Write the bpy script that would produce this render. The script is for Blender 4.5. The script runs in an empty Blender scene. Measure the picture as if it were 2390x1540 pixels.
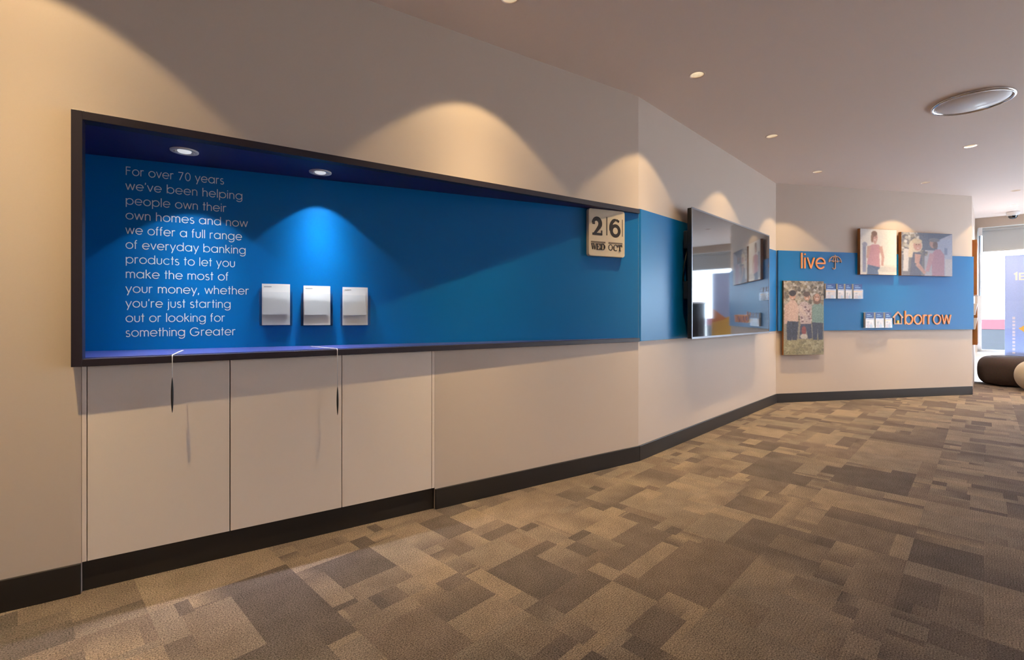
import bpy, bmesh, math, random
import numpy as np
from mathutils import Vector, Matrix
from mathutils.geometry import tessellate_polygon

SC = bpy.context.scene
COL = SC.collection
random.seed(7)
R = math.radians

# ------------------------------------------------------------------ camera, view, sky, exposure
cam_data = bpy.data.cameras.new('camera')
cam_data.sensor_fit = 'HORIZONTAL'
cam_data.sensor_width = 36.0
cam_data.lens = 36.0 * 1129.0 / 2390.0
cam_data.shift_y = -35.0 / 2390.0
cam_data.clip_start = 0.02
cam = bpy.data.objects.new('camera', cam_data)
cam.location = (0, 0, 1.08)
cam.rotation_euler = (R(90), 0, 0)
COL.objects.link(cam)
SC.camera = cam

SC.view_settings.view_transform = 'Standard'
SC.view_settings.look = 'None'
SC.view_settings.exposure = 0.0
SC.view_settings.gamma = 1.0
SC.view_settings.use_curve_mapping = False

SKY = 17.5
world = bpy.data.worlds.new('sky')
SC.world = world
world.use_nodes = True
_bg = world.node_tree.nodes['Background']
_bg.inputs[0].default_value = (0.64, 0.79, 1.0, 1)
_bg.inputs[1].default_value = SKY

SUN = 36.0
_sl = bpy.data.lights.new('sun', 'SUN'); _sl.energy = SUN; _sl.angle = R(1); _sl.color = (0.95, 0.97, 1.0)
_so = bpy.data.objects.new('sun', _sl); COL.objects.link(_so)
_so.rotation_euler = Vector((0.55, 0.56, -0.95)).to_track_quat('-Z', 'Y').to_euler()   # from behind the building, onto the street

WARM = (1.0, 0.73, 0.38)
NEUTRAL = (0.88, 0.92, 1.0)
SOFTWARM = (1.0, 0.76, 0.56)
P_WASH, P_NICHE, P_ROOM = 22.5, 6.8, 70.0

# ------------------------------------------------------------------ plan of the room (metres, camera at 0,0)
CEIL = 2.70
AB = Vector((0.937, 3.586)); BC = Vector((3.245, 5.948)); CD = Vector((6.264, 6.591)); DW = Vector((7.81, 8.16))
ANG_A, ANG_B, ANG_C, ANG_D = R(33.13), R(45.66), R(12.03), R(45.4)
ANG_W = R(-44.4)
ANG_P = R(24.62)


def lin(r, g, b):
    f = lambda c: (c / 12.92 if c <= 0.04045 else ((c + 0.055) / 1.055) ** 2.4)
    return (f(r / 255), f(g / 255), f(b / 255), 1.0)


# ------------------------------------------------------------------ materials
def mat(name, col, rough=0.5, metal=0.0, spec=0.5, noise=None, bump=None, emit=None, coat=0.0):
    m = bpy.data.materials.new(name)
    m.use_nodes = True
    nt = m.node_tree
    b = nt.nodes['Principled BSDF']
    b.inputs['Base Color'].default_value = col
    b.inputs['Roughness'].default_value = rough
    b.inputs['Metallic'].default_value = metal
    b.inputs['Specular IOR Level'].default_value = spec
    b.inputs['Coat Weight'].default_value = coat
    tc = None
    if noise or bump:
        tc = nt.nodes.new('ShaderNodeTexCoord')
    if noise:
        sc, amt = noise
        n = nt.nodes.new('ShaderNodeTexNoise'); n.inputs['Scale'].default_value = sc; n.inputs['Detail'].default_value = 4
        nt.links.new(tc.outputs['Object'], n.inputs['Vector'])
        mx = nt.nodes.new('ShaderNodeMix'); mx.data_type = 'RGBA'; mx.blend_type = 'MULTIPLY'
        mx.inputs[0].default_value = amt
        mx.inputs[6].default_value = col
        nt.links.new(n.outputs['Color'], mx.inputs[7])
        nt.links.new(mx.outputs[2], b.inputs['Base Color'])
    if bump:
        sc, st = bump
        n2 = nt.nodes.new('ShaderNodeTexNoise'); n2.inputs['Scale'].default_value = sc; n2.inputs['Detail'].default_value = 3
        nt.links.new(tc.outputs['Object'], n2.inputs['Vector'])
        bp = nt.nodes.new('ShaderNodeBump'); bp.inputs['Strength'].default_value = st; bp.inputs['Distance'].default_value = 0.002
        nt.links.new(n2.outputs['Fac'], bp.inputs['Height'])
        nt.links.new(bp.outputs['Normal'], b.inputs['Normal'])
    if emit:
        b.inputs['Emission Color'].default_value = emit[0]
        b.inputs['Emission Strength'].default_value = emit[1]
    return m


M = {}
M['wall'] = mat('wall_paint', (0.63, 0.52, 0.43, 1), 0.6, bump=(220, 0.05))
M['ceiling'] = mat('ceiling_paint', (0.90, 0.75, 0.66, 1), 0.8, bump=(150, 0.04))
M['laminate'] = mat('door_laminate', (0.85, 0.73, 0.63, 1), 0.38)
M['dark_gap'] = mat('shadow_gap', (0.05, 0.035, 0.025, 1), 0.8)
M['plinth'] = mat('dark_plinth', (0.016, 0.014, 0.014, 1), 0.35)
M['frame'] = mat('aubergine_frame', (0.020, 0.014, 0.023, 1), 0.42)
M['blue'] = mat('blue_panel', (0.0, 0.155, 0.46, 1), 0.34, spec=0.28)
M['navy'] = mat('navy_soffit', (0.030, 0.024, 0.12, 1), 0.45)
M['shelf'] = mat('violet_blue_shelf', (0.042, 0.055, 0.22, 1), 0.32)
M['white'] = mat('white_vinyl', (0.82, 0.82, 0.80, 1), 0.5)
M['white_metal'] = mat('white_metal', (0.75, 0.73, 0.70, 1), 0.35)
M['chrome'] = mat('chrome', (0.75, 0.75, 0.76, 1), 0.12, metal=1.0)
M['opal'] = mat('opal_glass', (0.82, 0.77, 0.76, 1), 0.4, coat=0.15)
M['black'] = mat('black_plastic', (0.008, 0.008, 0.009, 1), 0.45)
M['screen'] = mat('screen_glass', (0.014, 0.016, 0.024, 1), 0.05, spec=0.9, coat=0.8)
M['bezel'] = mat('bezel_metal', (0.26, 0.26, 0.28, 1), 0.3, metal=0.8)
M['paper'] = mat('paper', (0.88, 0.86, 0.82, 1), 0.8)
M['paper_shade'] = mat('paper_print', (0.45, 0.44, 0.43, 1), 0.8)
M['orange'] = mat('orange_acrylic', lin(236, 150, 80), 0.35)
M['pale_orange'] = mat('pale_orange_acrylic', lin(192, 148, 122), 0.4)
M['yellow'] = mat('yellow_acrylic', lin(236, 200, 90), 0.4)
M['wood'] = mat('orange_ply', lin(176, 112, 52), 0.5, noise=(14, 0.5))
M['cal'] = mat('calendar_cream', lin(228, 212, 186), 0.5, noise=(60, 0.15))
M['ink'] = mat('brown_black_ink', lin(36, 25, 18), 0.6)
M['inkgrey'] = mat('grey_ink', lin(120, 106, 92), 0.6)
M['cord'] = mat('white_cord', (0.72, 0.70, 0.68, 1), 0.5)
M['brown_fabric'] = mat('brown_fabric', lin(92, 75, 67), 0.95, noise=(90, 0.6), bump=(260, 0.5))
M['cream_fabric'] = mat('cream_fabric', lin(205, 190, 168), 0.95, noise=(90, 0.3), bump=(260, 0.4))
M['blind'] = mat('blind_fabric', (0.55, 0.58, 0.58, 1), 0.8, bump=(400, 0.2))
M['window_white'] = mat('window_frame_white', (0.78, 0.79, 0.80, 1), 0.4)
M['alu'] = mat('aluminium', (0.35, 0.37, 0.42, 1), 0.35, metal=0.6)
M['pave'] = mat('pale_paving', (0.62, 0.62, 0.60, 1), 0.85, noise=(3, 0.2))
M['red'] = mat('red_fabric', (0.060, 0.006, 0.012, 1), 0.7)
M['dkblue'] = mat('dark_blue_panel', (0.005, 0.007, 0.013, 1), 0.6, noise=(18, 0.5))
M['lamp_warm'] = mat('lamp_warm', (0.9, 0.8, 0.6, 1), 0.5, emit=((1, 0.82, 0.58, 1), 4.5))
M['lamp_cool'] = mat('lamp_cool', (0.6, 0.6, 0.6, 1), 0.4, emit=((0.95, 0.97, 1, 1), 0.6))
M['dome'] = mat('smoked_dome', (0.01, 0.01, 0.012, 1), 0.08, coat=0.6)


def glass_mat(name, tint, refl=1.0):
    m = bpy.data.materials.new(name); m.use_nodes = True
    nt = m.node_tree; nt.nodes.clear()
    o = nt.nodes.new('ShaderNodeOutputMaterial'); mix = nt.nodes.new('ShaderNodeMixShader')
    t = nt.nodes.new('ShaderNodeBsdfTransparent'); t.inputs[0].default_value = tint
    g = nt.nodes.new('ShaderNodeBsdfGlossy'); g.inputs['Roughness'].default_value = 0.03
    fr = nt.nodes.new('ShaderNodeFresnel'); fr.inputs[0].default_value = 1.45
    mu = nt.nodes.new('ShaderNodeMath'); mu.operation = 'MULTIPLY'; mu.inputs[1].default_value = refl
    nt.links.new(fr.outputs[0], mu.inputs[0]); nt.links.new(mu.outputs[0], mix.inputs[0])
    nt.links.new(t.outputs[0], mix.inputs[1]); nt.links.new(g.outputs[0], mix.inputs[2])
    nt.links.new(mix.outputs[0], o.inputs[0])
    return m


M['glass'] = glass_mat('window_glass', (0.95, 0.97, 0.97, 1), 0.8)
M['acrylic'] = glass_mat('clear_acrylic', (0.97, 0.98, 0.99, 1), 0.45)


def paint_mat(name, rough=0.5):
    m = bpy.data.materials.new(name); m.use_nodes = True
    nt = m.node_tree; b = nt.nodes['Principled BSDF']; b.inputs['Roughness'].default_value = rough
    a = nt.nodes.new('ShaderNodeAttribute'); a.attribute_name = 'paint'
    nt.links.new(a.outputs['Color'], b.inputs['Base Color'])
    return m


M['print'] = paint_mat('satin_print', 0.42)


def carpet_mat():
    m = bpy.data.materials.new('carpet_tiles'); m.use_nodes = True
    nt = m.node_tree; b = nt.nodes['Principled BSDF']; b.inputs['Roughness'].default_value = 0.95
    b.inputs['Specular IOR Level'].default_value = 0.12
    a = nt.nodes.new('ShaderNodeAttribute'); a.attribute_name = 'paint'
    tc = nt.nodes.new('ShaderNodeTexCoord')
    n = nt.nodes.new('ShaderNodeTexNoise'); n.inputs['Scale'].default_value = 215; n.inputs['Detail'].default_value = 3
    nt.links.new(tc.outputs['Object'], n.inputs['Vector'])
    n2 = nt.nodes.new('ShaderNodeTexNoise'); n2.inputs['Scale'].default_value = 9; n2.inputs['Detail'].default_value = 3
    nt.links.new(tc.outputs['Object'], n2.inputs['Vector'])
    w = nt.nodes.new('ShaderNodeTexWave'); w.inputs['Scale'].default_value = 36; w.inputs['Distortion'].default_value = 1.2
    w.inputs['Detail'].default_value = 1
    w.bands_direction = 'Y'
    nt.links.new(tc.outputs['Object'], w.inputs['Vector'])
    r = nt.nodes.new('ShaderNodeMapRange'); r.inputs[1].default_value = 0.3; r.inputs[2].default_value = 0.7
    r.inputs[3].default_value = 0.32; r.inputs[4].default_value = 1.68
    nt.links.new(n.outputs['Fac'], r.inputs[0])
    r2 = nt.nodes.new('ShaderNodeMapRange'); r2.inputs[1].default_value = 0.3; r2.inputs[2].default_value = 0.7
    r2.inputs[3].default_value = 0.88; r2.inputs[4].default_value = 1.12
    nt.links.new(n2.outputs['Fac'], r2.inputs[0])
    r3 = nt.nodes.new('ShaderNodeMapRange'); r3.inputs[3].default_value = 0.92; r3.inputs[4].default_value = 1.08
    nt.links.new(w.outputs['Fac'], r3.inputs[0])
    mu = nt.nodes.new('ShaderNodeMath'); mu.operation = 'MULTIPLY'
    nt.links.new(r.outputs[0], mu.inputs[0]); nt.links.new(r2.outputs[0], mu.inputs[1])
    mu2 = nt.nodes.new('ShaderNodeMath'); mu2.operation = 'MULTIPLY'
    nt.links.new(mu.outputs[0], mu2.inputs[0]); nt.links.new(r3.outputs[0], mu2.inputs[1])
    vm = nt.nodes.new('ShaderNodeVectorMath'); vm.operation = 'SCALE'
    nt.links.new(a.outputs['Color'], vm.inputs[0]); nt.links.new(mu2.outputs[0], vm.inputs['Scale'])
    nt.links.new(vm.outputs[0], b.inputs['Base Color'])
    bp = nt.nodes.new('ShaderNodeBump'); bp.inputs['Strength'].default_value = 0.5; bp.inputs['Distance'].default_value = 0.004
    nt.links.new(n.outputs['Fac'], bp.inputs['Height']); nt.links.new(bp.outputs['Normal'], b.inputs['Normal'])
    return m


M['carpet'] = carpet_mat()


# ------------------------------------------------------------------ mesh helpers
class MB:
    def __init__(s): s.v = []; s.f = []; s.smooth = []; s.cols = []; s.hascol = False

    def add(s, vs, fs, smooth=False, col=None):
        o = len(s.v); s.v += [tuple(v) for v in vs]
        for f in fs:
            s.f.append([i + o for i in f]); s.smooth.append(smooth); s.cols.append(col)
        if col is not None: s.hascol = True
        return s

    def hexa(s, p):  # p: 8 corners, bottom ring 0-3 (counter-clockwise from above), top ring 4-7
        return s.add(p, [(0, 3, 2, 1), (4, 5, 6, 7), (0, 1, 5, 4), (1, 2, 6, 5), (2, 3, 7, 6), (3, 0, 4, 7)])

    def box(s, x0, x1, y0, y1, z0, z1):
        return s.hexa([(x0, y0, z0), (x1, y0, z0), (x1, y1, z0), (x0, y1, z0), (x0, y0, z1), (x1, y0, z1), (x1, y1, z1), (x0, y1, z1)])

    def lathe(s, prof, c=(0, 0, 0), n=48, smooth=True, axis='z', cap=True):
        vs, fs = [], []
        k = len(prof)
        for i in range(n):
            a = 2 * math.pi * i / n
            for r, h in prof:
                if axis == 'z': vs.append((c[0] + r * math.cos(a), c[1] + r * math.sin(a), c[2] + h))
                elif axis == 'y': vs.append((c[0] + r * math.cos(a), c[1] + h, c[2] + r * math.sin(a)))
        for i in range(n):
            j = (i + 1) % n
            for q in range(k - 1):
                fs.append((i * k + q, j * k + q, j * k + q + 1, i * k + q + 1))
        if cap:
            if prof[0][0] > 1e-6: fs.append([i * k for i in range(n)][::-1])
            if prof[-1][0] > 1e-6: fs.append([i * k + k - 1 for i in range(n)])
        return s.add(vs, fs, smooth)

    def tube(s, pts, r, n=8):
        pts = [Vector(p) for p in pts]; vs, fs = [], []
        for i, p in enumerate(pts):
            d = (pts[min(i + 1, len(pts) - 1)] - pts[max(i - 1, 0)]).normalized()
            u = d.cross(Vector((0, 0, 1)))
            if u.length < 1e-3: u = Vector((1, 0, 0))
            u.normalize(); w = d.cross(u)
            rr = r[i] if isinstance(r, (list, tuple)) else r
            for k in range(n):
                a = 2 * math.pi * k / n
                vs.append(p + u * (rr * math.cos(a)) + w * (rr * math.sin(a)))
        for i in range(len(pts) - 1):
            for k in range(n):
                k2 = (k + 1) % n
                fs.append((i * n + k, i * n + k2, (i + 1) * n + k2, (i + 1) * n + k))
        fs.append(list(range(n))[::-1]); fs.append([(len(pts) - 1) * n + k for k in range(n)])
        return s.add(vs, fs, True)

    def ribbon(s, pts, w, y0, y1, ox=0, oz=0, sx=1.0, sz=1.0, square=True):
        """a flat stroke in the local x-z plane from y1 (wall side) to y0 (front)"""
        P = [Vector((p[0], p[1])) for p in pts]
        closed = (P[0] - P[-1]).length < 1e-4 and len(P) > 3
        if closed: P = P[:-1]
        n = len(P); L, Rr = [], []
        for i, p in enumerate(P):
            a = P[i - 1] if (i > 0 or closed) else None
            b = P[(i + 1) % n] if (i < n - 1 or closed) else None
            ww = (w[i] if isinstance(w, (list, tuple)) else w) / 2
            if a is None: d = (b - p).normalized(); nn = Vector((-d.y, d.x)); m = 1
            elif b is None: d = (p - a).normalized(); nn = Vector((-d.y, d.x)); m = 1
            else:
                d1 = (p - a).normalized(); d2 = (b - p).normalized()
                n1 = Vector((-d1.y, d1.x)); n2 = Vector((-d2.y, d2.x))
                nn = n1 + n2
                if nn.length < 1e-3: nn = n1
                nn.normalize(); m = 1 / max(0.45, nn.dot(n1))
            L.append(p + nn * ww * m); Rr.append(p - nn * ww * m)
        vs = []
        for i in range(n):
            for q in (L[i], Rr[i]):
                X = ox + q.x * sx; Z = oz + q.y * sz
                vs.append((X, y0, Z)); vs.append((X, y1, Z))
        fs = []
        rng = range(n) if closed else range(n - 1)
        for i in rng:
            j = (i + 1) % n; a, b = 4 * i, 4 * j
            fs += [(a, a + 2, b + 2, b), (a + 1, b + 1, b + 3, a + 3), (a, b, b + 1, a + 1), (a + 2, a + 3, b + 3, b + 2)]
        if not closed:
            fs += [(0, 1, 3, 2)]; e = 4 * (n - 1); fs += [(e, e + 2, e + 3, e + 1)]
        return s.add(vs, fs)

    def build(s, name, m, parent=None, bevel=0.0, loc=(0, 0, 0), rz=0.0, seg=2):
        me = bpy.data.meshes.new(name)
        me.from_pydata(s.v, [], s.f)
        me.polygons.foreach_set('use_smooth', s.smooth)
        if s.hascol:
            at = me.color_attributes.new('paint', 'FLOAT_COLOR', 'CORNER')
            arr = []
            for f, c in zip(s.f, s.cols):
                c = c or (0.5, 0.5, 0.5, 1)
                if isinstance(c, list):
                    for q in c: arr += list(q)
                else:
                    for _ in f: arr += list(c)
            at.data.foreach_set('color', arr)
        me.update()
        if not s.hascol:
            bm = bmesh.new(); bm.from_mesh(me)
            bmesh.ops.recalc_face_normals(bm, faces=bm.faces)
            bm.to_mesh(me); bm.free()
        me.materials.append(M[m] if isinstance(m, str) else m)
        o = bpy.data.objects.new(name, me); COL.objects.link(o)
        o.location = loc; o.rotation_euler = (0, 0, rz)
        if parent: o.parent = parent
        if bevel:
            bv = o.modifiers.new('bevel', 'BEVEL'); bv.width = bevel; bv.segments = seg; bv.limit_method = 'ANGLE'
        return o


def thing(name, label, cat, loc=(0, 0, 0), rz=0.0, group=None):
    o = bpy.data.objects.new(name, None); o.empty_display_size = 0.1
    COL.objects.link(o); o.location = loc; o.rotation_euler = (0, 0, rz)
    o['label'] = label; o['category'] = cat
    if group: o['group'] = group
    return o


def tag(o, label, cat, group=None):
    o['label'] = label; o['category'] = cat
    if group: o['group'] = group
    return o


def struct(o):
    o['kind'] = 'structure'
    return o


def wp(o2, ang, x, y=0.0, z=0.0):
    """point on a wall: x along it to the right, y into it, z up"""
    return (o2.x + x * math.cos(ang) - y * math.sin(ang), o2.y + x * math.sin(ang) + y * math.cos(ang), z)


# ------------------------------------------------------------------ floor: carpet tiles laid square to wall B
ROOM = [wp(AB, ANG_A, -5.2)[:2], tuple(AB), tuple(BC), tuple(CD), tuple(DW), wp(DW, ANG_W, 8.2)[:2], (7.6, -4.4), (-1.6, -4.2)]


def carpet():
    mb = MB()
    rnd = random.Random(21)
    T = 0.481
    light = [lin(123, 110, 100), lin(128, 114, 102), lin(117, 106, 98)]
    mid = [lin(110, 98, 90), lin(107, 95, 88)]
    dark = [lin(92, 83, 79), lin(88, 80, 77), lin(98, 88, 83)]
    ca, sa = math.cos(ANG_B), math.sin(ANG_B)

    def tone():
        q = rnd.random()
        c = rnd.choice(light if q < 0.48 else (mid if q < 0.70 else dark)); k = rnd.uniform(0.96, 1.04)
        return (c[0] * k, c[1] * k, c[2] * k, 1)

    def split(x0, x1, y0, y1, depth):
        w, h = x1 - x0, y1 - y0
        if depth == 0 or w * h < 0.009 or (depth < 4 and rnd.random() < 0.20):
            c = tone(); cs = [c, c, c, c]
            q = rnd.random()
            if q < 0.60:      # woven shading that fades from one edge to the other
                d = tone()
                cs = [c, d, d, c] if q < 0.3 else [c, c, d, d]
            mb.add([(x0, y0, 0), (x1, y0, 0), (x1, y1, 0), (x0, y1, 0)], [(0, 1, 2, 3)], col=cs)
            return
        if w > h * rnd.uniform(0.6, 1.6):
            q = x0 + w * rnd.choice((0.18, 0.33, 0.5, 0.62, 0.78)); split(x0, q, y0, y1, depth - 1); split(q, x1, y0, y1, depth - 1)
        else:
            q = y0 + h * rnd.choice((0.18, 0.33, 0.5, 0.62, 0.78)); split(x0, x1, y0, q, depth - 1); split(x0, x1, q, y1, depth - 1)
    for i in range(-16, 24):
        for j in range(-26, 14):
            x0, y0 = i * T, j * T - 0.15
            cx, cy = x0 + T / 2, y0 + T / 2
            X = AB.x + cx * ca - cy * sa; Y = AB.y + cx * sa + cy * ca
            # keep tiles inside the room polygon (with a tile's margin)
            ins = False; n = len(ROOM); dmin = 9
            for k in range(n):
                a, b = ROOM[k], ROOM[(k + 1) % n]
                if (a[1] > Y) != (b[1] > Y) and X < (b[0] - a[0]) * (Y - a[1]) / (b[1] - a[1]) + a[0]: ins = not ins
                e = Vector((b[0] - a[0], b[1] - a[1])); q = Vector((X - a[0], Y - a[1]))
                tt = max(0, min(1, q.dot(e) / e.length_squared)); dmin = min(dmin, (q - e * tt).length)
            if ins or dmin < 0.36:
                if X * X + Y * Y < 120: split(x0, x0 + T, y0, y0 + T, 4)
    o = mb.build('floor', 'carpet', loc=(AB.x, AB.y, 0), rz=ANG_B)
    return struct(o)


carpet()

# ------------------------------------------------------------------ downlight plan and ceiling with real holes
WASH = [  # wall washers close to the walls
    ((-1.591, 1.422), 'recessed downlight nearest the left edge of the photo, lighting the wall by the niche', 'wall'),
    ((-0.011, 2.472), 'recessed downlight cut by the top edge of the photo, above the long niche', 'wall'),
    ((1.250, 3.266), 'recessed downlight in the ceiling nearest the corner beside the calendar', 'wall'),
    ((2.358, 4.386), 'recessed downlight in the ceiling in front of the television', 'wall'),
    ((3.458, 5.476), 'recessed downlight in the ceiling above the inner corner by the word live', 'wall'),
    ((5.059, 5.919), 'recessed downlight in the ceiling above the two upper photo canvases', 'wall'),
    ((6.560, 6.300), 'recessed downlight in the ceiling past the outer corner of the far wall', 'wall'),
    ((4.399, 4.642), 'recessed downlight standing alone below the round ceiling lamp', 'room'),
    ((7.440, 7.170), 'small recessed downlight just above the dome camera', 'room'),
]
HIDDEN = [(3.9, 1.6), (1.4, -1.9), (3.0, -0.9), (4.4, -2.0), (6.6, 3.4), (8.6, 4.6), (6.8, -0.2)]
HOLE_R = 0.046


def ceiling():
    outer = [Vector((x, y, 0)) for x, y in ROOM]
    polys = [outer]
    for (x, y), _, _ in WASH:
        polys.append([Vector((x + HOLE_R * math.cos(-2 * math.pi * k / 24), y + HOLE_R * math.sin(-2 * math.pi * k / 24), 0)) for k in range(24)])
    flat = [v for p in polys for v in p]
    tris = tessellate_polygon(polys)
    mb = MB(); mb.add([(v.x, v.y, CEIL) for v in flat], [tuple(t) for t in tris])
    # solid slab above, so the cans sit in a closed void
    n = len(outer)
    mb.add([(v.x, v.y, CEIL + 0.16) for v in outer], [tuple(range(n))])
    mb.add([(v.x, v.y, CEIL) for v in outer] + [(v.x, v.y, CEIL + 0.16) for v in outer], [(i, (i + 1) % n, n + (i + 1) % n, n + i) for i in range(n)])
    return struct(mb.build('ceiling', 'ceiling'))


ceiling()


def spot(name, parent, z, power, col, size=95, blend=0.16, soft=0.012, beam=None):
    l = bpy.data.lights.new(name, 'SPOT'); l.energy = power; l.color = col
    l.spot_size = R(size); l.spot_blend = blend; l.shadow_soft_size = soft
    if beam: beam_nodes(l, *beam)
    o = bpy.data.objects.new(name, l); COL.objects.link(o); o.parent = parent; o.location = (0, 0, z)
    return o


def beam_nodes(l, peak, width):
    """reflector lamp: light grows towards the beam axis, 1 + peak * exp(-(angle / width)^2)"""
    l.use_nodes = True
    nt = l.node_tree; em = nt.nodes['Emission']
    tc = nt.nodes.new('ShaderNodeTexCoord'); sp = nt.nodes.new('ShaderNodeSeparateXYZ')
    nt.links.new(tc.outputs['Normal'], sp.inputs[0])

    def mth(op, a, b=None):
        n = nt.nodes.new('ShaderNodeMath'); n.operation = op
        for k, q in enumerate((a, b)):
            if q is None: continue
            if isinstance(q, (int, float)): n.inputs[k].default_value = q
            else: nt.links.new(q, n.inputs[k])
        return n.outputs[0]
    ang = mth('ARCCOSINE', mth('MINIMUM', mth('ABSOLUTE', sp.outputs['Z']), 1.0))
    e = mth('EXPONENT', mth('MULTIPLY', mth('POWER', mth('DIVIDE', ang, R(width)), 2.0), -1.0))
    nt.links.new(mth('ADD', mth('MULTIPLY', e, peak), 1.0), em.inputs['Strength'])


def downlight(x, y, label, kind):
    t = thing('downlight', label, 'downlight', (x, y, CEIL), 0, 'ceiling downlights')
    mb = MB(); mb.lathe([(HOLE_R, 0.012), (HOLE_R - 0.004, 0.0), (HOLE_R + 0.004, -0.003), (HOLE_R + 0.009, 0.0)], n=32, cap=False)
    mb.build('trim_ring', 'ceiling', t)
    mb = MB(); mb.lathe([(HOLE_R - 0.001, 0.0), (0.042, 0.06), (0.038, 0.10), (0.0, 0.104)], n=32, cap=False)
    mb.build('reflector', 'white_metal', t)
    mb = MB(); mb.lathe([(0.0, 0.055), (0.018, 0.057), (0.022, 0.066), (0.018, 0.10)], n=24, cap=False)
    mb.build('lamp', 'lamp_warm', t)
    if kind == 'wall': spot('lamp_light', t, 0.006, P_WASH, WARM, beam=(16.5, 19))
    else: spot('lamp_light', t, 0.006, P_ROOM, SOFTWARM, 130, 0.5, 0.03)
    return t


for (x, y), lab, kind in WASH: downlight(x, y, lab, kind)
for i, (x, y) in enumerate(HIDDEN):   # unseen fill lamps added behind and beside the camera to lift the ambient light
    l = bpy.data.lights.new('fill_lamp', 'SPOT'); l.energy = P_ROOM * (1.0 if x > 3.5 else 3.4); l.color = SOFTWARM
    l.spot_size = R(130 if x > 3.5 else 96); l.spot_blend = 0.5; l.shadow_soft_size = 0.04
    o = bpy.data.objects.new('fill_lamp', l); COL.objects.link(o); o.location = (x, y, CEIL - 0.01)

# ------------------------------------------------------------------ walls
TH = 0.10
NT, NB = 1.862, 0.882          # niche frame outer top and bottom
CUP_L, CUP_R = -3.119, -1.632  # cupboard run along wall A


def wall_piece(name, *boxes):
    mb = MB()
    for q in boxes: mb.box(q[0], q[1], 0, TH, q[2], q[3])
    return struct(mb.build(name, 'wall', loc=(AB.x, AB.y, 0), rz=ANG_A))


wall_piece('wall_front', (-5.2, -3.20, 0, CEIL + 0.1))                 # left of the niche
wall_piece('wall_front_side', (-3.20, CUP_L, 0, NB + 0.01), (-3.20, -3.125, NB + 0.01, NT - 0.012))
wall_piece('wall_front_upper', (-3.20, 0, NT - 0.012, CEIL + 0.1))     # above the niche
wall_piece('wall_front_lower', (CUP_R, 0, 0, NB + 0.01))         # below it, right of the cupboards


def plain_wall(name, o2, ang, x0, x1, th=TH, m='wall'):
    mb = MB(); mb.box(x0, x1, 0, th, 0, CEIL + 0.1)
    return struct(mb.build(name, m, loc=(o2.x, o2.y, 0), rz=ang))


plain_wall('wall_middle', AB, ANG_B, 0, 3.302)
plain_wall('wall_far', BC, ANG_C, 0, 3.086, th=0.10)
plain_wall('wall_return', CD, ANG_D, 0, 2.203)
# walls outside the picture that close the room
def seg_wall(name, a, b):
    a = Vector(a); b = Vector(b); d = b - a
    mb = MB(); mb.box(0, d.length, -TH, 0, 0, CEIL + 0.1)
    return struct(mb.build(name, 'wall', loc=(a.x, a.y, 0), rz=math.atan2(d.y, d.x)))


seg_wall('wall_left', ROOM[0], ROOM[7])
seg_wall('wall_back', ROOM[7], ROOM[6])
seg_wall('wall_right', ROOM[6], ROOM[5])

# baseboards
def baseboard(name, o2, ang, x0, x1, h=0.112, th=0.013):
    mb = MB(); mb.box(x0, x1, -th, 0, 0, h)
    return struct(mb.build(name, 'plinth', loc=(o2.x, o2.y, 0), rz=ang, bevel=0.002))


baseboard('baseboard_left', AB, ANG_A, -5.2, CUP_L, 0.117)
baseboard('baseboard_front', AB, ANG_A, CUP_R, 0.0)
baseboard('baseboard_middle', AB, ANG_B, 0.0, 3.302)
baseboard('baseboard_far', BC, ANG_C, 0.0, 3.088)

# ------------------------------------------------------------------ cupboards under the niche
t = thing('cupboard', 'long built-in cupboard with three plain pale doors under the niche', 'cupboard', wp(AB, ANG_A, 0), ANG_A)
mb = MB(); mb.box(CUP_L, CUP_R, 0.021, 0.09, 0.118, NB - 0.002); mb.build('carcass', 'dark_gap', t)
mb = MB(); mb.box(CUP_L + 0.001, CUP_R - 0.001, 0.012, 0.03, 0, 0.116); mb.build('plinth', 'plinth', t)
xs = [-3.103, -2.619, -2.135, -1.650]
for a, b in zip(xs[:-1], xs[1:]):
    mb = MB(); mb.box(a + 0.0018, b - 0.0018, 0.0, 0.0205, 0.118, NB - 0.003); mb.build('door', 'laminate', t, bevel=0.0012)
for a, b in ((CUP_L + 0.001, xs[0] - 0.001), (xs[-1] + 0.001, CUP_R - 0.001)):
    mb = MB(); mb.box(a, b, 0.0, 0.0205, 0.118, NB - 0.003); mb.build('filler_strip', 'laminate', t, bevel=0.0008)

# ------------------------------------------------------------------ display niche
PL = 3.22                                   # length of the slanting back panel
pf = lambda x: 0.015 + 0.0085 * (-x)        # how far the frame stands off the wall
ang_rel = ANG_P - ANG_A
pd = lambda x: math.tan(-ang_rel) * (-x)    # depth of the back panel behind the wall line
niche = thing('display_niche', 'long blue wedge-shaped display niche with dark aubergine frame in the cream wall', 'niche', wp(AB, ANG_A, 0), ANG_A)
XL, XR = -3.143, 0.0
IL = -3.110


def bar(x0, x1, z0, z1, back):
    return [(x0, -pf(x0), z0), (x1, -pf(x1), z0), (x1, back[1], z0), (x0, back[0], z0), (x0, -pf(x0), z1), (x1, -pf(x1), z1), (x1, back[1], z1), (x0, back[0], z1)]


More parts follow.
